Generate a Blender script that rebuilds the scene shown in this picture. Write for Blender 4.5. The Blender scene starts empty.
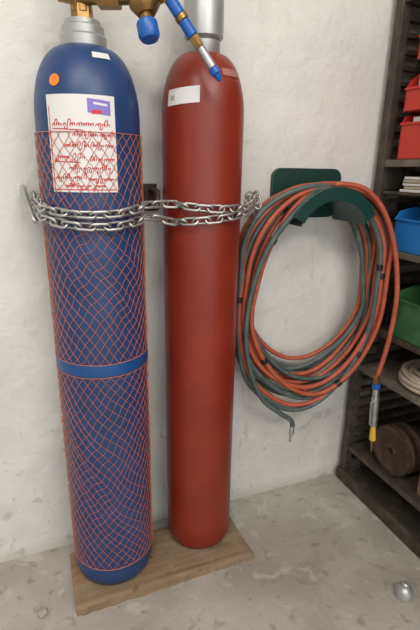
import bpy, math, random, bmesh
from mathutils import *
random.seed(7)
S=bpy.context.scene
C=bpy.context.collection
pi=math.pi
# ---------------- materials
def mat(name,col,rough=.5,metal=0,spec=.5,noise=None,bump=None,coat=0):
    m=bpy.data.materials.new(name); m.use_nodes=True
    nt=m.node_tree; b=nt.nodes['Principled BSDF']
    b.inputs['Base Color'].default_value=(*col,1); b.inputs['Roughness'].default_value=rough
    b.inputs['Metallic'].default_value=metal; b.inputs['Specular IOR Level'].default_value=spec
    b.inputs['Coat Weight'].default_value=coat
    tc=nt.nodes.new('ShaderNodeTexCoord')
    if noise:
        sc,col2,lo,hi=noise
        n=nt.nodes.new('ShaderNodeTexNoise'); n.inputs['Scale'].default_value=sc; n.inputs['Detail'].default_value=6
        r=nt.nodes.new('ShaderNodeValToRGB'); r.color_ramp.elements[0].position=lo; r.color_ramp.elements[1].position=hi
        r.color_ramp.elements[0].color=(*col,1); r.color_ramp.elements[1].color=(*col2,1)
        nt.links.new(tc.outputs['Object'],n.inputs['Vector']); nt.links.new(n.outputs['Fac'],r.inputs['Fac'])
        nt.links.new(r.outputs['Color'],b.inputs['Base Color'])
    if bump:
        sc,st,di=bump
        n=nt.nodes.new('ShaderNodeTexNoise'); n.inputs['Scale'].default_value=sc; n.inputs['Detail'].default_value=5
        bp=nt.nodes.new('ShaderNodeBump'); bp.inputs['Strength'].default_value=st; bp.inputs['Distance'].default_value=di
        nt.links.new(tc.outputs['Object'],n.inputs['Vector']); nt.links.new(n.outputs['Fac'],bp.inputs['Height'])
        nt.links.new(bp.outputs['Normal'],b.inputs['Normal'])
    return m
M={}
M['blue']=mat('blue_paint',(.011,.042,.14),.4,noise=(14,(.02,.056,.175),.4,.7),bump=(60,.08,.002))
M['red']=mat('red_paint',(.20,.019,.008),.36,noise=(9,(.25,.028,.012),.35,.75),bump=(40,.14,.002))
M['net']=mat('net_plastic',(.55,.16,.07),.4)
M['steel']=mat('galvanised_steel',(.42,.42,.41),.38,.85,noise=(40,(.6,.6,.58),.35,.7))
M['alu']=mat('grey_metal',(.42,.43,.43),.4,.6,bump=(90,.1,.001))
M['brass']=mat('brass',(.42,.25,.09),.38,.9,noise=(30,(.25,.15,.06),.4,.7))
M['knob']=mat('blue_plastic',(.01,.10,.42),.35)
M['paper']=mat('white_paper',(.72,.71,.71),.6)
M['ink']=mat('red_ink',(.6,.03,.03),.6)
M['logo']=mat('purple_print',(.22,.18,.55),.5)
M['orange']=mat('orange_sticker',(.8,.22,.03),.5)
M['hred']=mat('red_rubber',(.38,.075,.036),.5,noise=(30,(.47,.11,.055),.4,.7))
M['hgreen']=mat('green_grey_rubber',(.06,.088,.084),.5,noise=(30,(.105,.132,.125),.4,.7))
M['hanger']=mat('dark_green_plastic',(.006,.04,.033),.35,bump=(50,.1,.002))
M['tape']=mat('black_tape',(.01,.01,.012),.4)
M['rack']=mat('dark_rack_metal',(.06,.05,.04),.55,.3,noise=(25,(.13,.10,.075),.45,.75))
M['shelf']=mat('worn_shelf',(.12,.10,.08),.6,noise=(20,(.22,.19,.16),.45,.75))
M['binred']=mat('red_plastic',(.55,.03,.015),.35)
M['binblue']=mat('bin_blue_plastic',(.02,.19,.55),.35)
M['bingreen']=mat('bin_green_plastic',(.03,.12,.045),.45,noise=(20,(.05,.16,.07),.4,.7))
M['cream']=mat('cream_cable',(.42,.36,.28),.55,noise=(30,(.5,.45,.37),.4,.7))
M['iron']=mat('rusty_iron',(.05,.035,.028),.6,.4,noise=(30,(.12,.07,.045),.4,.7))
M['yellow']=mat('yellow_plastic',(.7,.45,.05),.4)
M['dark']=mat('dark_rubber',(.02,.02,.02),.5)
# ---------------- helpers
def obj(name,me,m=None,par=None,smooth=True,loc=None):
    o=bpy.data.objects.new(name,me); C.objects.link(o)
    if m: me.materials.append(M[m] if isinstance(m,str) else m)
    if smooth:
        for p in me.polygons: p.use_smooth=True
    if par: o.parent=par
    if loc: o.location=loc
    return o
def empty(name):
    e=bpy.data.objects.new(name,None); e.empty_display_size=.05; C.objects.link(e); return e
def frame(d):
    return Vector(d).to_track_quat('Z','Y').to_matrix().to_4x4()
def lathe(name,prof,m,par=None,base=(0,0,0),d=(0,0,1),n=64,smooth=True,sharp=35):
    bm=bmesh.new(); rings=[]
    F=Matrix.Translation(base)@frame(d)
    for r,z in prof:
        if r<1e-6: rings.append([bm.verts.new(F@Vector((0,0,z)))])
        else: rings.append([bm.verts.new(F@Vector((r*math.cos(2*pi*i/n),r*math.sin(2*pi*i/n),z))) for i in range(n)])
    for a,b in zip(rings,rings[1:]):
        for i in range(n):
            j=(i+1)%n
            if len(a)==1 and len(b)==1: continue
            if len(a)==1: bm.faces.new((a[0],b[j],b[i]))
            elif len(b)==1: bm.faces.new((a[i],a[j],b[0]))
            else: bm.faces.new((a[i],a[j],b[j],b[i]))
    bmesh.ops.recalc_face_normals(bm,faces=bm.faces)
    for e in bm.edges:
        if len(e.link_faces)==2 and e.calc_face_angle(0)>math.radians(sharp): e.smooth=False
    me=bpy.data.meshes.new(name); bm.to_mesh(me); bm.free()
    return obj(name,me,m,par,smooth)
def rod(name,a,b,r,m,par=None,n=24,r2=None,bev=.0015):
    a=Vector(a);b=Vector(b);L=(b-a).length;r2=r if r2 is None else r2
    bev=min(bev,r*.4,r2*.4,L*.3)
    return lathe(name,[(0,0),(r-bev,0),(r,bev),(r2,L-bev),(r2-bev,L),(0,L)],m,par,a,b-a,n,True,30)
def box(name,lo,hi,m,par=None,bev=.002,rot=0,smooth=False):
    bm=bmesh.new(); bmesh.ops.create_cube(bm,size=1)
    lo=Vector(lo);hi=Vector(hi);c=(lo+hi)/2;s=hi-lo
    for v in bm.verts: v.co=Vector((v.co.x*s.x,v.co.y*s.y,v.co.z*s.z))
    if bev>0: bmesh.ops.bevel(bm,geom=bm.edges[:],offset=bev,segments=2,affect='EDGES',profile=.5)
    me=bpy.data.meshes.new(name); bm.to_mesh(me); bm.free()
    o=obj(name,me,m,par,smooth,c); o.rotation_euler[2]=rot; return o
def catmull(P,k=10,closed=False):
    P=[Vector(p) for p in P]; out=[]; n=len(P)
    rng=range(n) if closed else range(n-1)
    for i in rng:
        g=(lambda j:P[j%n]) if closed else (lambda j:P[max(0,min(n-1,j))])
        a,b,c,d=g(i-1),g(i),g(i+1),g(i+2)
        for t in range(k):
            t/=k
            out.append(.5*((2*b)+(-a+c)*t+(2*a-5*b+4*c-d)*t*t+(-a+3*b-3*c+d)*t**3))
    if not closed: out.append(P[-1])
    return out
def tubes(name,paths,r,m,par=None,bres=3,closed=False,smooth=True,caps=True):
    cu=bpy.data.curves.new(name,'CURVE'); cu.dimensions='3D'; cu.bevel_depth=r; cu.bevel_resolution=bres; cu.use_fill_caps=caps
    for pts in paths:
        s=cu.splines.new('POLY'); s.points.add(len(pts)-1)
        for i,p in enumerate(pts): s.points[i].co=(*p,1)
        s.use_cyclic_u=closed
    t=bpy.data.objects.new('tmp',cu); C.objects.link(t)
    dg=bpy.context.evaluated_depsgraph_get()
    me=bpy.data.meshes.new_from_object(t.evaluated_get(dg)); me.name=name
    bpy.data.objects.remove(t); me.materials.clear()
    return obj(name,me,m,par,smooth)
def cpatch(name,c,r,a0,a1,z0,z1,m,par,n=24,tilt=0,nz=6):
    bm=bmesh.new(); g=[]
    for j in range(nz+1):
        row=[]
        for i in range(n+1):
            a=math.radians(a0+(a1-a0)*i/n); z=z0+(z1-z0)*j/nz+tilt*(i/n-.5)
            row.append(bm.verts.new((c[0]+r*math.cos(a),c[1]+r*math.sin(a),z)))
        g.append(row)
    for j in range(nz):
        for i in range(n): bm.faces.new((g[j][i],g[j][i+1],g[j+1][i+1],g[j+1][i]))
    me=bpy.data.meshes.new(name); bm.to_mesh(me); bm.free()
    return obj(name,me,m,par)
# ---------------- room
WY=1.21
def nodes(name):
    m=bpy.data.materials.new(name); m.use_nodes=True; nt=m.node_tree; b=nt.nodes['Principled BSDF']; N=nt.nodes.new; L=nt.links.new
    tc=N('ShaderNodeTexCoord')
    def noise(s,d=6,w=0,vec=None):
        n=N('ShaderNodeTexNoise'); n.inputs['Scale'].default_value=s; n.inputs['Detail'].default_value=d; n.inputs['Distortion'].default_value=w
        L(vec or tc.outputs['Object'],n.inputs['Vector']); return n.outputs['Fac']
    def ramp(f,a,c0,bp,c1):
        r=N('ShaderNodeValToRGB'); e=r.color_ramp.elements; e[0].position=a;e[1].position=bp;e[0].color=(*c0,1);e[1].color=(*c1,1); L(f,r.inputs['Fac']); return r.outputs['Color']
    def mix(f,a,c):
        mx=N('ShaderNodeMix'); mx.data_type='RGBA'; L(f,mx.inputs[0]); L(a,mx.inputs[6])
        if isinstance(c,tuple): mx.inputs[7].default_value=(*c,1)
        else: L(c,mx.inputs[7])
        return mx.outputs[2]
    def bump(h,st,di):
        bp=N('ShaderNodeBump'); bp.inputs['Strength'].default_value=st; bp.inputs['Distance'].default_value=di; L(h,bp.inputs['Height']); L(bp.outputs['Normal'],b.inputs['Normal'])
    return m,b,N,L,tc,noise,ramp,mix,bump
def wallmat():
    m,b,N,L,tc,noise,ramp,mix,bump=nodes('painted_plaster'); b.inputs['Roughness'].default_value=.6
    base=ramp(noise(3.5),.3,(.60,.595,.575),.7,(.74,.735,.71))
    sep=N('ShaderNodeSeparateXYZ'); L(tc.outputs['Object'],sep.inputs[0])
    def byheight(src,z1,lo,hi):
        mr=N('ShaderNodeMapRange'); mr.inputs[1].default_value=0; mr.inputs[2].default_value=z1; mr.inputs[3].default_value=lo; mr.inputs[4].default_value=hi
        L(sep.outputs['Z'],mr.inputs[0])
        if src is None: return mr.outputs[0]
        mu=N('ShaderNodeMath'); mu.operation='MULTIPLY'; L(src,mu.inputs[0]); L(mr.outputs[0],mu.inputs[1]); return mu.outputs[0]
    c=mix(byheight(ramp(noise(5,8,1.0),.5,(0,0,0),.68,(1,1,1)),.8,.5,.06),base,(.50,.485,.45))
    c=mix(byheight(ramp(noise(20,8,.8),.62,(0,0,0),.67,(1,1,1)),.8,.65,.12),c,(.40,.385,.36))
    # vertical-ish scratches
    mp=N('ShaderNodeMapping'); mp.inputs['Scale'].default_value=(9,9,2.2); mp.inputs['Rotation'].default_value=(0,.5,0); L(tc.outputs['Object'],mp.inputs[0])
    c=mix(byheight(ramp(noise(4,8,.4,mp.outputs[0]),.66,(0,0,0),.69,(1,1,1)),1.2,.5,.2),c,(.45,.42,.38))
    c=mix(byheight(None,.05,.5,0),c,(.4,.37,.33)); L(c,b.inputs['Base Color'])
    ad=N('ShaderNodeMath'); ad.operation='MULTIPLY_ADD'; ad.inputs[1].default_value=.25; L(noise(45,6),ad.inputs[0]); L(noise(7,5,.3),ad.inputs[2])
    bump(ad.outputs[0],.5,.024); return m
def floormat():
    m,b,N,L,tc,noise,ramp,mix,bump=nodes('concrete_floor'); b.inputs['Roughness'].default_value=.55
    c=ramp(noise(4,8,.6),.3,(.31,.285,.245),.7,(.47,.445,.40))
    c=mix(ramp(noise(26,7,.3),.58,(0,0,0),.70,(.6,.6,.6)),c,(.20,.175,.14))
    c=mix(ramp(noise(11,8,1.2),.58,(0,0,0),.66,(.4,.4,.4)),c,(.60,.58,.54))
    c=mix(ramp(noise(2.3,6,.5),.55,(0,0,0),.7,(.4,.4,.4)),c,(.27,.235,.19))
    L(c,b.inputs['Base Color'])
    ad=N('ShaderNodeMath'); ad.operation='MULTIPLY_ADD'; ad.inputs[1].default_value=.4; L(noise(70,6),ad.inputs[0]); L(noise(9,5,.3),ad.inputs[2])
    bump(ad.outputs[0],.5,.010); return m
def wood():
    m,b,N,L,tc,noise,ramp,mix,bump=nodes('plank_wood')
    mp=N('ShaderNodeMapping'); mp.inputs['Scale'].default_value=(2,34,34); L(tc.outputs['Object'],mp.inputs[0])
    g=noise(2,8,.5,mp.outputs[0])
    c=ramp(g,.3,(.19,.12,.065),.7,(.31,.21,.12))
    c=mix(ramp(noise(14,7,.5),.5,(0,0,0),.7,(.6,.6,.6)),c,(.33,.27,.20))
    c=mix(ramp(noise(30,6,.2),.64,(0,0,0),.72,(.6,.6,.6)),c,(.1,.07,.045))
    L(c,b.inputs['Base Color']); b.inputs['Roughness'].default_value=.75
    bump(g,.4,.004); return m
M['wall']=wallmat(); M['floor']=floormat(); M['wood']=wood()
M['ceil']=mat('ceiling_paint',(.75,.74,.71),.8)
def abox(n,lo,hi,m):
    o=box(n,lo,hi,m,bev=0)
    for v in o.data.vertices: v.co+=o.location
    o.location=(0,0,0)
abox('floor',(-2.1,-3,-.1),(1.6,WY,0),'floor')
abox('wall_back',(-2.1,WY,0),(1.6,WY+.1,2.7),'wall')
abox('wall_right',(1.5,-3,0),(1.6,WY,2.7),'wall')
abox('wall_left',(-2.1,-3,0),(-2,WY,2.7),'wall')
abox('ceiling',(-2.1,-3,2.7),(1.6,WY+.1,2.8),'ceil')
# ---------------- plank
def plank():
    bm=bmesh.new(); nx,ny=60,16; x0,x1,y0,y1,h=.018,.545,.950,1.15,.026
    rnd=random.Random(2); ex=[rnd.uniform(-.0025,.0025) for _ in range(nx+1)]; ey=[rnd.uniform(-.003,.003) for _ in range(ny+1)]
    T={};B={}
    for i in range(nx+1):
        for j in range(ny+1):
            x=x0+(x1-x0)*i/nx; y=y0+(y1-y0)*j/ny
            if j==0: y+=ex[i]
            if i==nx: x+=ey[j]-.025*j/ny
            z=h-(.003 if i in(0,nx) or j in(0,ny) else 0)
            T[i,j]=bm.verts.new((x,y,z)); B[i,j]=bm.verts.new((x,y,0))
    for i in range(nx):
        for j in range(ny):
            bm.faces.new((T[i,j],T[i+1,j],T[i+1,j+1],T[i,j+1])); bm.faces.new((B[i,j],B[i,j+1],B[i+1,j+1],B[i+1,j]))
    for i in range(nx):
        bm.faces.new((B[i,0],B[i+1,0],T[i+1,0],T[i,0])); bm.faces.new((T[i,ny],T[i+1,ny],B[i+1,ny],B[i,ny]))
    for j in range(ny):
        bm.faces.new((T[0,j],T[0,j+1],B[0,j+1],B[0,j])); bm.faces.new((B[nx,j],B[nx,j+1],T[nx,j+1],T[nx,j]))
    me=bpy.data.meshes.new('wooden_plank'); bm.to_mesh(me); bm.free(); obj('wooden_plank',me,'wood',None,False)
plank()
PZ=.0262
# ---------------- blue cylinder
BC=(.145,1.082); BR=.110
e=empty('blue_gas_cylinder')
BZS,BZT=1.235,1.372
def cylprof(r,zs,zt,rn,zb=PZ):
    p=[(0,zb+.006),(r*.72,zb),(r*.86,zb+.004),(r*.95,zb+.014),(r,zb+.035)]
    for z in [zb+.1+(zs-zb-.1)*i/10 for i in range(11)]: p.append((r,z))
    for i in range(1,15):
        t=i/15*pi/2; p.append((rn+(r-rn)*math.cos(t)**.9,zs+(zt-zs)*math.sin(t)))
    p.append((rn,zt)); p.append((rn,zt+.02)); p.append((0,zt+.02)); return p
lathe('body',cylprof(BR,BZS,BZT,.04),'blue',e,(*BC,0),n=96,sharp=60)
lathe('neck_collar',[(0,0),(.044,0),(.047,.004),(.047,.022),(.043,.026),(.043,.04),(.036,.044),(.036,.052),(0,.052)],'alu',e,(*BC,BZT-.003),n=48)
def onb(a,z,r=BR+.0012):
    a=math.radians(a); return Vector((BC[0]+r*math.cos(a),BC[1]+r*math.sin(a),z))
LZ0,LZ1=1.09,1.272; A0,A1=218,290
cpatch('paper_label',BC,BR+.001,A0,A1,LZ0,LZ1,'paper',e)
cpatch('label_border_bottom',BC,BR+.0015,A0+2,A1-2,LZ0+.004,LZ0+.006,'ink',e)
cpatch('label_border_left',BC,BR+.0015,A0+2,A0+3,LZ0+.004,LZ1-.02,'ink',e)
cpatch('label_logo',BC,BR+.0016,262,285,LZ1-.034,LZ1-.008,'logo',e,tilt=-.004)
cpatch('label_logo_red',BC,BR+.0018,266,276,LZ1-.034,LZ1-.027,'ink',e)
cpatch('label_logo_white',BC,BR+.0018,268,282,LZ1-.018,LZ1-.014,'paper',e,tilt=-.003)
def script_line(z,a0,a1,sc,rnd):
    out=[];a=a0;pts=[]
    da=math.degrees(1/BR)
    while a<a1:
        if rnd.random()<.12 and len(pts)>20:
            out.append(pts); pts=[]; a+=2.6
        h=rnd.choice([.0035,.0035,.004,.009,.0035,-.005])*sc; w=rnd.uniform(.0028,.0042)*sc
        for q in range(9):
            t=q/8; lx=w*t+.0012*sc*math.sin(2*pi*t)*(-1); lz=h*math.sin(pi*t)**1.0
            pts.append(onb(a+(lx+lz*.25)*da,z+lz+.0006*math.sin(a),BR+.0018))
        a+=w*da
    if len(pts)>2: out.append(pts)
    return out
rnd=random.Random(11); wr=[]
for z,a0,a1,sc in [(1.216,224,282,1.25),(1.197,246,284,1.1),(1.177,236,286,1.15),(1.155,224,255,1.2),(1.151,262,286,1.1),(1.134,240,282,1.1),(1.116,224,252,1.15),(1.113,259,286,1.1),(1.1005,234,276,.8)]:
    wr+=script_line(z,a0,a1,sc,rnd)
wr.append([onb(224+i*4,1.211-.0004*i,BR+.0018) for i in range(9)])
wr.append([onb(224+i*4,1.150-.0004*i,BR+.0018) for i in range(8)])
tubes('label_handwriting',wr,.0008,'ink',e,bres=0)
def shoulder_r(z,r=BR,zs=BZS,zt=BZT,rn=.04):
    s=min(1,max(0,(z-zs)/(zt-zs))); t=math.asin(s); return rn+(r-rn)*math.cos(t)**.9
def spatch(name,c,fr,a0,a1,z0,z1,m,par,disc=False,off=.0015,tilt=0):
    bm=bmesh.new(); n=12;g={}
    for j in range(n+1):
        for i in range(n+1):
            u=i/n*2-1; v=j/n*2-1
            if disc:
                uu=u*math.sqrt(1-v*v/2); v=v*math.sqrt(1-u*u/2); u=uu
            a=math.radians((a0+a1)/2+u*(a1-a0)/2); z=(z0+z1)/2+v*(z1-z0)/2+tilt*u; r=fr(z)+off
            g[i,j]=bm.verts.new((c[0]+r*math.cos(a),c[1]+r*math.sin(a),z+off*.7))
    for j in range(n):
        for i in range(n): bm.faces.new((g[i,j],g[i+1,j],g[i+1,j+1],g[i,j+1]))
    me=bpy.data.meshes.new(name); bm.to_mesh(me); bm.free(); return obj(name,me,m,par)
spatch('orange_sticker',BC,shoulder_r,221,234,1.286,1.308,'orange',e,True)
spatch('white_sticker',BC,shoulder_r,272,296,1.34,1.351,'paper',e)
# net sleeve: loose, slightly sagging diamonds
nets=[]
N=32
for (z0,z1) in [(.10,.672),(.705,1.205)]:
    cell=.030
    for sgn in (1,-1):
        for k in range(N):
            pts=[]
            steps=int((z1-z0)/(cell/4))
            for i in range(steps+1):
                zz=z0+(z1-z0)*i/steps
                a=2*pi*k/N+sgn*(zz-z0)/cell*2*pi/N
                f=math.sin(pi*i/steps)**.5
                da=.05*math.sin(zz*17+2*math.sin(a*2))*f+.018*math.sin(zz*61+a*5)*f
                dz=(.012*math.sin(a*3+zz*9)+.004*math.sin(a*11+zz*50))*f
                rr=BR+.0026+sgn*.0003
                pts.append((BC[0]+rr*math.cos(a+da),BC[1]+rr*math.sin(a+da),zz+dz))
            nets.append(pts)
def ring(c,r,z,n=72): return [(c[0]+r*math.cos(2*pi*i/n),c[1]+r*math.sin(2*pi*i/n),z) for i in range(n)]
tubes('net_sleeve',nets,.0006,'net',e,bres=0,caps=False)
tubes('net_rims',[ring(BC,BR+.0028,z) for z in (.10,.672,.705,1.205)],.0008,'net',e,bres=1,closed=True)
lathe('blue_band',[(BR,.672),(BR+.003,.675),(BR+.0035,.689),(BR+.003,.702),(BR,.705)],mat('blue_tape',(.01,.07,.24),.35),e,(*BC,0),n=96)
def regulator():
    v=e
    zc=1.462
    rod('valve_stem',(BC[0],BC[1],1.415),(BC[0],BC[1],1.45),.022,'brass',v,6)
    rod('valve_body',(BC[0],BC[1],1.435),(BC[0],BC[1],1.55),.021,'brass',v,24)
    rod('valve_side_boss',(BC[0]-.045,BC[1]-.01,zc),(BC[0],BC[1],zc),.014,'brass',v,6)
    rod('valve_outlet',(BC[0]-.01,BC[1]-.01,zc),(BC[0]+.09,BC[1]-.055,zc),.0155,'brass',v)
    rod('outlet_nut',(BC[0]+.03,BC[1]-.028,zc),(BC[0]+.07,BC[1]-.046,zc),.024,'brass',v,6)
    rod('valve_handwheel',(BC[0],BC[1],1.55),(BC[0],BC[1],1.58),.03,'knob',v,12,bev=.004)
    c=Vector((.255,1.005,zc-.008))
    lathe('regulator_body',[(0,-.028),(.026,-.028),(.031,-.022),(.031,.012),(.024,.022),(.018,.03),(0,.03)],'brass',v,c,(.1,-.3,-1),40)
    rod('adjusting_spindle',c+Vector((0,-.005,-.02)),c+Vector((.003,-.018,-.05)),.012,'brass',v)
    lathe('adjusting_knob',[(0,0),(.017,0),(.021,.004),(.021,.03),(.017,.036),(0,.038)],'knob',v,c+Vector((.0,-.016,-.042)),(.1,-.35,-1),12)
    rod('gauge_stub',c+Vector((-.01,0,.01)),c+Vector((-.03,-.01,.05)),.009,'brass',v)
    lathe('pressure_gauge',[(0,0),(.027,0),(.029,.004),(.029,.018),(.026,.02),(.025,.017),(0,.017)],'brass',v,c+Vector((-.035,-.0,.075)),(0,-1,.1),40)
    rod('outlet_elbow',c+Vector((.02,0,0)),c+Vector((.045,-.02,.012)),.012,'brass',v)
    a=Vector((.285,.985,1.475)); b=Vector((.396,.945,1.312)); d=b-a
    def seg(n,t0,t1,r,m,k=24,r2=None): rod(n,a+d*t0,a+d*t1,r,m,v,k,r2)
    seg('hose_nut',-.04,.14,.0145,'brass',6)
    seg('check_valve_body',.14,.3,.012,'knob')
    seg('check_valve_ring',.3,.36,.013,'brass')
    seg('flame_arrestor',.36,.52,.0115,'knob')
    seg('brass_nipple',.52,.64,.0105,'brass',6)
    seg('steel_barrel',.64,.86,.009,'steel')
    seg('tip_ring',.86,.93,.0105,'knob')
    seg('tip',.93,1.0,.008,'knob',24,.005)
regulator()
# ---------------- red cylinder
RC=(.417,1.100); RR=.0985
e=empty('red_gas_cylinder')
lathe('body',cylprof(RR,1.255,1.39,.034),'red',e,(*RC,0),n=96,sharp=60)
lathe('neck_ring',[(0,0),(.036,0),(.038,.003),(.038,.028),(.035,.032),(.035,.036),(0,.036)],'alu',e,(*RC,1.387),n=48)
lathe('valve_cap',[(0,0),(.040,0),(.045,.004),(.045,.09),(.043,.1),(.035,.125),(.02,.138),(0,.142)],'alu',e,(*RC,1.42),n=48)
fr=lambda z:shoulder_r(z,RR,1.255,1.39,.034)
rp=lambda n,a0,a1,z0,z1,m,disc=False,t=0,off=.0015:spatch(n,RC,fr,a0,a1,z0,z1,m,e,disc,off,t)
rp('white_label',196,245,1.274,1.308,'paper',t=.003)
rp('label_print',202,209,1.282,1.292,mat('print_grey',(.4,.38,.38),.6),off=.002)
rp('side_label',278,318,1.335,1.350,mat('worn_red_label',(.36,.14,.12),.6))
# ---------------- chain
def link_path(P,pitch):
    out=[P[0]];acc=0
    for a,b in zip(P,P[1:]):
        L=(b-a).length
        while acc+L>=pitch:
            t=(pitch-acc)/L; a=a+(b-a)*t; out.append(a.copy()); L=(b-a).length; acc=0
        acc+=L
    return out
def chain_links(P,pitch=.029,w=.0092,wr=.0031,roll0=0):
    R=link_path(P,pitch); res=[]
    for i in range(len(R)-1):
        a,b=R[i],R[i+1]; c=(a+b)/2; F=frame(b-a); hl=pitch/2+wr*.9-w+.003
        ang=roll0+(pi/2)*(i%2)+pi/4+random.uniform(-.2,.2)
        pts=[]
        for k in range(20):
            t=2*pi*k/20; x=w*math.cos(t); z=(w)*math.sin(t)+(hl if math.sin(t)>=0 else -hl)
            v=Vector((x*math.cos(ang),x*math.sin(ang),z)); pts.append(c+F.to_3x3()@v)
        res.append(pts)
    return res
def arc(c,r,a0,a1,z0,z1,sag=0,n=14):
    return [Vector((c[0]+r*math.cos(math.radians(a0+(a1-a0)*i/n)),c[1]+r*math.sin(math.radians(a0+(a1-a0)*i/n)),z0+(z1-z0)*i/n-sag*math.sin(pi*i/n))) for i in range(n+1)]
EL=Vector((.02,1.165,1.068)); ER=Vector((.605,1.17,1.068))
r1=[EL]+arc(BC,BR+.0135,205,330,1.056,1.06,.012)+arc(RC,RR+.0135,212,330,1.060,1.05,.004)+[ER]
r2=[EL+Vector((0,0,-.008))]+arc(BC,BR+.0135,205,330,1.036,1.035,.014)+arc(RC,RR+.0135,212,330,1.018,1.04,.0)+[ER+Vector((0,0,-.01))]
ch=empty('chain')
L1=chain_links(catmull(r1,6)); L2=chain_links(catmull(r2,6))
tail=[ER+Vector((0,-.005,0)),ER+Vector((.004,-.012,-.03)),ER+Vector((.0,-.01,-.06))]
L3=chain_links(catmull(tail,6))
tubes('links',L1+L2+L3,.0031,'steel',ch,bres=2,closed=True,caps=False)
for nm,p in (('eye_bolt',EL),('eye_bolt',ER)):
    o=empty(nm)
    rod('shank',(p.x,WY,p.z),(p.x,p.y+.012,p.z),.005,'steel',o)
    rod('base_washer',(p.x,WY,p.z),(p.x,WY-.003,p.z),.014,'steel',o)
    tubes('eye',[[Vector((p.x,p.y,p.z))+Vector((0,.013*math.cos(2*pi*k/24),.013*math.sin(2*pi*k/24))) for k in range(24)]],.004,'steel',o,closed=True)
hk=empty('wall_hook')
tubes('hook_rod',[catmull([(-.002,WY,1.09),(-.002,1.165,1.085),(.004,1.13,1.06),(.012,1.10,1.03),(.018,1.095,1.02)],8)],.007,'steel',hk)
mh=empty('wall_clamp')
box('clamp_plate',(.292,WY-.008,1.03),(.328,WY,1.10),'iron',mh)
tubes('clamp_hook',[catmull([(.31,1.205,1.085),(.31,1.14,1.085),(.302,1.10,1.08),(.296,1.085,1.06),(.30,1.10,1.045)],8)],.006,'iron',mh)
# ---------------- hose hanger
e=empty('hose_hanger')
def extr(name,outline,y0,y1,m,par,bev=.002):
    bm=bmesh.new(); a=[bm.verts.new((x,y0,z)) for x,z in outline]; b=[bm.verts.new((x,y1,z)) for x,z in outline]
    bm.faces.new(a); bm.faces.new(b[::-1]); n=len(a)
    for i in range(n): bm.faces.new((a[i],b[i],b[(i+1)%n],a[(i+1)%n]))
    bmesh.ops.recalc_face_normals(bm,faces=bm.faces)
    if bev: bmesh.ops.bevel(bm,geom=[ed for ed in bm.edges if ed.calc_face_angle(0)>.5],offset=bev,segments=2,affect='EDGES',profile=.5)
    me=bpy.data.meshes.new(name); bm.to_mesh(me); bm.free(); return obj(name,me,m,par,False)
HX,HZ,HR=.79,.945,.125
bp=[]
for cx,cz,a in ((.885,1.118,0),(.70,1.118,90),(.70,1.03,180),(.875,1.03,270)):
    for i in range(7):
        t=math.radians(a+15*i); bp.append((cx+.028*math.cos(t),cz+.028*math.sin(t)))
extr('back_plate',bp,1.197,WY,'hanger',e)
def archband(r0,r1,a0,a1,n=20):
    o=[(HX+r1*math.cos(math.radians(a0+(a1-a0)*i/n)),HZ+r1*math.sin(math.radians(a0+(a1-a0)*i/n))) for i in range(n+1)]
    o+=[(HX+r0*math.cos(math.radians(a0+(a1-a0)*i/n)),HZ+r0*math.sin(math.radians(a0+(a1-a0)*i/n))) for i in range(n,-1,-1)]
    return o
extr('saddle',archband(HR-.006,HR,25,155),1.045,1.2,'hanger',e,0)
extr('front_lip',archband(HR-.006,HR+.03,30,150),1.038,1.046,'hanger',e,.001)
# ---------------- hoses: each turn rests on the saddle and hangs as an oval of its own size
def coil(turns,seed,y0,y1,sizes,extra_end=None):
    rnd=random.Random(seed); P=[]; K=16
    nt=len(sizes)
    jit=[[rnd.uniform(-1,1) for _ in range(6)] for _ in range(nt+2)]
    n=int(turns*K)
    for i in range(n+1):
        t=i/K; k=int(t); f=t-k; f=f*f*(3-2*f)
        s0=sizes[min(k,nt-1)]; s1=sizes[min(k+1,nt-1)]
        rx=s0[0]*(1-f)+s1[0]*f; bz=s0[1]*(1-f)+s1[1]*f; tz=s0[2]*(1-f)+s1[2]*f
        j=[jit[min(k,nt)][q]*(1-f)+jit[min(k+1,nt)][q]*f for q in range(6)]
        th=pi/2+2*pi*t; c,s=math.cos(th),math.sin(th)
        cz=tz-.26+j[4]*.02
        low=max(0,-s)
        cc=c*(1+.10*math.sin(min(1,low)*pi))
        z=cz+(tz-cz)*s if s>0 else cz+(cz-bz)*s
        x=HX-.002+j[0]*.020+cc*rx+(1-s)*.5*(j[1]*.03-.012)+.012*j[5]*math.sin(3*th)
        y=y0+(y1-y0)*(t/turns)-(x-HX)*.15+j[2]*.010*(1-s)
        if s>.5: y=min(max(y,1.056),1.19)
        xm=1.010
        if x>xm-.03: x=xm-.03+.03*(1-math.exp(-(x-xm+.03)/.03))
        xn=.545
        if x<xn+.03: x=xn+.03-.03*(1-math.exp(-(xn+.03-x)/.03))
        P.append(Vector((x,min(y,WY-.012),z)))
    if extra_end: P+= [Vector(q) for q in extra_end]
    return catmull(P,5)
e=empty('coiled_hoses')
szR=[(.17,.60,1.085),(.215,.50,1.09),(.245,.42,1.10),(.185,.55,1.082),(.235,.45,1.10),(.20,.51,1.085),(.25,.395,1.105),(.225,.44,1.095),(.19,.52,1.085),(.24,.39,1.105)]
szG=[(.18,.57,1.078),(.235,.44,1.088),(.20,.53,1.08),(.25,.385,1.095),(.215,.47,1.09),(.18,.585,1.08),(.245,.40,1.10),(.225,.50,1.09),(.25,.37,1.10),(.21,.43,1.09)]
endR=[(.88,1.05,1.095),(.95,1.035,1.03),(.995,1.02,.92),(1.008,1.0,.78),(1.0,1.0,.63),(.985,1.01,.52)]
PR=coil(9,3,1.178,1.066,szR,extra_end=endR)
tubes('red_hose',[PR],.0074,'hred',e,bres=4)
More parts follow.
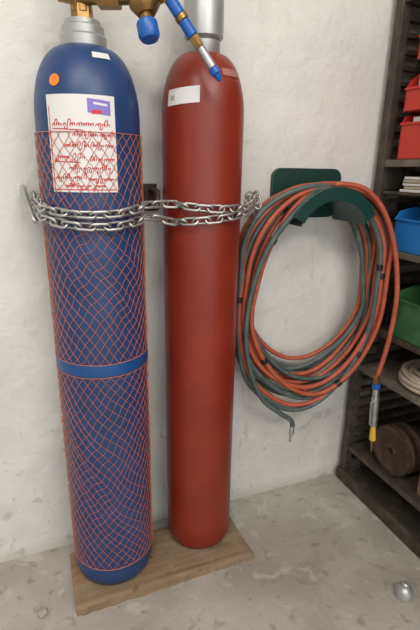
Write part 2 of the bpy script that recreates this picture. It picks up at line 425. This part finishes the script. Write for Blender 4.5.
endG=[(.70,1.062,1.06),(.61,1.085,.94),(.565,1.10,.78),(.565,1.10,.62),(.61,1.085,.48),(.675,1.075,.415),(.715,1.07,.385),(.724,1.07,.36)]
PG=coil(9,8,1.185,1.080,szG,extra_end=endG)
tubes('green_hose',[PG],.0076,'hgreen',e,bres=4)
rod('hose_end_fitting',(.724,1.07,.365),(.721,1.07,.33),.008,'steel',e,6)
rod('hose_end_nipple',(.721,1.07,.332),(.719,1.07,.305),.0045,'steel',e)
# tape wrapped round individual turns
for k,(P,idx) in enumerate([(PR,80*8+14),(PR,80*8+30),(PR,80*8+46),(PG,80*8+22),(PG,80*8+52),(PG,80*7+8),(PR,80*7+60),(PG,80*8+62)]):
    c=P[idx]; d=(P[idx+1]-P[idx-1]).normalized()
    rod(f'tape_wrap_{k+1}',c-d*.009,c+d*.009,.0105,'tape',e,20)
# blow gun
g=empty('blow_gun')
p=Vector((.985,1.01,.525)); q=Vector((1.0,1.0,.23)); d=q-p
def seg(n,t0,t1,r,m,k=24,r2=None,off=(0,0,0)): rod(n,p+d*t0+Vector(off),p+d*t1+Vector(off),r,m,g,k,r2)
seg('hose_coupling',0,.1,.012,'brass',6)
seg('blue_ring',.1,.16,.013,'knob')
seg('swivel',.16,.26,.01,'steel')
seg('handle',.26,.62,.013,'steel',24,.011)
seg('trigger',.3,.58,.004,'steel',12,None,(-.02,-.006,0))
rod('trigger_pivot',p+d*.31+Vector((-.02,-.006,0)),p+d*.31,.004,'steel',g,12)
seg('yellow_grip',.62,.80,.008,'yellow',24,.011)
seg('nozzle_tip',.8,.95,.006,'brass',16,.003)
# ---------------- rack
e=empty('storage_rack')
X0,X1=1.035,1.46
def b(n,lo,hi,m='rack',bev=.0015): return box(n,lo,hi,m,e,bev)
YB=1.19
for i,(x,y) in enumerate([(X0,YB-.03),(X1-.03,YB-.03),(X0,-.3),(X1-.03,-.3)]):
    b(f'post_{i+1}',(x,y,0),(x+.03,y+.03,1.95))
b('end_panel',(X0+.03,YB-.006,.05),(X1-.03,YB,1.93),'shelf')
b('inner_post',(X0+.1,YB-.03,.02),(X0+.125,YB-.006,1.93))
for i in range(44):
    z=.08+i*.042
    b(f'runner_{i+1}',(X0+.03,YB-.028,z),(X1-.03,YB-.006,z+.012),'rack',.001)
for i,z in enumerate([.03,.15,.48,.635,.9,1.165,1.6]):
    b(f'shelf_{i+1}',(X0+.004,-.27,z-.01),(X1-.004,YB-.03,z+.01),'shelf' if i in(2,4,5) else 'rack')
b('bottom_rail',(X0-.012,-.3,.005),(X0,YB,.05))
b('tray',(X0+.004,-.27,1.075),(X1-.01,YB-.03,1.083))
b('back_panel',(X1-.004,-.3,.03),(X1+.003,YB,1.93),'dark')
def bin_(name,y0,y1,z0,h,m,depth=.3,x0=X0+.008,front=.5):
    o=empty(name); t=.003
    box('base',(x0,y0,z0),(x0+depth,y1,z0+t),m,o,.001)
    prof=[(x0,z0),(x0+depth,z0),(x0+depth,z0+h),(x0+.07,z0+h),(x0+.012,z0+h*front+.02),(x0,z0+h*front)]
    extr('side_1',prof,y0,y0+t,m,o,0); extr('side_2',prof,y1-t,y1,m,o,0)
    box('back',(x0+depth-t,y0,z0),(x0+depth,y1,z0+h),m,o,.001)
    box('front',(x0,y0,z0),(x0+t,y1,z0+h*front),m,o,.001)
    box('front_lip',(x0-.006,y0,z0+h*front-.006),(x0+t,y1,z0+h*front),m,o,.001)
    box('side_rim_1',(x0+.07,y0-.004,z0+h-.006),(x0+depth,y0+t,z0+h),m,o,.001)
    box('side_rim_2',(x0+.07,y1-t,z0+h-.006),(x0+depth,y1+.004,z0+h),m,o,.001)
    return o
o=bin_('storage_bin',.87,1.115,1.1755,.125,'binred',front=.8)
for k in range(7):
    box(f'white_packet_{k+1}',(1.06+k*.03,.885,1.18),(1.08+k*.03,1.09,1.28+random.uniform(-.01,.02)),'paper',o,.002)
o=bin_('storage_bin',.87,1.115,1.305,.125,'binred')
for k in range(6):
    box(f'part_{k+1}',(1.06+k*.03,.885,1.31),(1.085+k*.03,1.09,1.38+random.uniform(0,.03)),'paper' if k%2 else 'alu',o,.002)
bin_('storage_bin',.62,.86,1.1755,.125,'binred'); bin_('storage_bin',.62,.86,1.305,.125,'binred'); bin_('storage_bin',.87,1.09,1.435,.12,'binred')
bin_('storage_bin',.84,1.085,.9105,.13,'binblue',front=.75); bin_('storage_bin',.6,.83,.9105,.13,'binblue')
bin_('storage_bin',.80,1.04,.6455,.155,'bingreen',front=.8); bin_('storage_bin',.56,.79,.6455,.155,'bingreen')
o=empty('paper_stack')
for k in range(5):
    box(f'folder_{k+1}',(1.045+random.uniform(0,.01),.8,1.084+k*.009),(1.3,1.1+random.uniform(-.02,.01),1.0915+k*.009),'paper' if k%2==0 else 'cream',o,.001)
o=empty('cable_coil')
rc=random.Random(4)
cc=[]
for k in range(12):
    ox,oy,ph=rc.uniform(-.006,.006),rc.uniform(-.006,.006),rc.uniform(0,6)
    cc.append([(1.165+ox+(.108-.013*(k%4))*math.cos(t),.94+oy+(.108-.013*(k%4))*math.sin(t),.501+.014*(k//4)+.003*math.sin(2*t+ph)) for t in [2*pi*i/48 for i in range(48)]])
tubes('cable',cc,.0072,'cream',o,closed=True)
o=empty('iron_pulley')
for k,(x,rr) in enumerate([(1.06,.085),(1.1,.085),(1.16,.07)]):
    lathe(f'wheel_{k+1}',[(.012,0),(.022,0),(.022,.006),(.05,.008),(rr-.018,.004),(rr-.014,0),(rr,0),(rr,.006),(rr-.01,.013),(rr,.02),(rr,.026),(rr-.014,.026),(rr-.018,.02),(.03,.018),(.022,.026),(.012,.026),(.012,0)],'iron',o,(x,.98,.161+rr),(1,0,0),48)
o=empty('cardboard_box')
box('body',(1.07,.68,.161),(1.3,.86,.30),mat('kraft_card',(.16,.11,.07),.7),o); box('flap',(1.07,.68,.301),(1.18,.86,.304),mat('kraft_card2',(.2,.14,.09),.7),o,.001)
o=empty('cardboard_box')
box('body',(1.08,.64,.491),(1.3,.80,.58),mat('kraft_card3',(.22,.15,.09),.7),o); box('flap',(1.08,.64,.581),(1.19,.80,.584),mat('kraft_card4',(.26,.18,.11),.7),o,.001)
# ---------------- floor items
o=empty('plastic_cap')
lathe('cap',[(0,0),(.024,0),(.026,.003),(.024,.022),(.018,.03),(.01,.034),(.01,.042),(.006,.045),(0,.045)],'alu',o,(.885,.69,0))
bm=bmesh.new(); bmesh.ops.create_icosphere(bm,subdivisions=3,radius=.014)
for v in bm.verts: v.co*=1+.15*math.sin(v.co.x*300)*math.cos(v.co.y*260); v.co.z*=.6
me=bpy.data.meshes.new('pebble'); bm.to_mesh(me); bm.free(); obj('pebble',me,mat('stone',(.35,.32,.28),.8),None,True,(-.065,.99,.008))
# ---------------- lights
def area(n,loc,rot,sx,sy,p,col=(1,1,1)):
    l=bpy.data.lights.new(n,'AREA'); l.shape='RECTANGLE'; l.size=sx; l.size_y=sy; l.energy=p; l.color=col
    o=bpy.data.objects.new(n,l); o.location=loc; o.rotation_euler=rot; C.objects.link(o); return o
area('ceiling_light',(-.6,-.4,2.62),(math.radians(8),0,0),1.3,.35,26,(1,.95,.88))
area('ceiling_light',(.7,-1.2,2.62),(math.radians(15),0,0),1.3,.35,34,(1,.95,.88))
w=bpy.data.worlds.new('World'); S.world=w; w.use_nodes=True
w.node_tree.nodes['Background'].inputs[0].default_value=(1,.985,.96,1); w.node_tree.nodes['Background'].inputs[1].default_value=1.65
# ---------------- camera
cam=bpy.data.cameras.new('camera'); co=bpy.data.objects.new('camera',cam); C.objects.link(co)
cam.sensor_fit='VERTICAL'; cam.sensor_height=36; cam.lens=450/630*36; cam.clip_start=.01
R=Matrix.Rotation(math.radians(-22),4,'Z')@Matrix.Rotation(math.radians(72),4,'X')@Matrix.Rotation(math.radians(1.0),4,'Z')
co.matrix_world=Matrix.Translation((0,0,1.14))@R
S.camera=co
S.view_settings.view_transform='Standard'
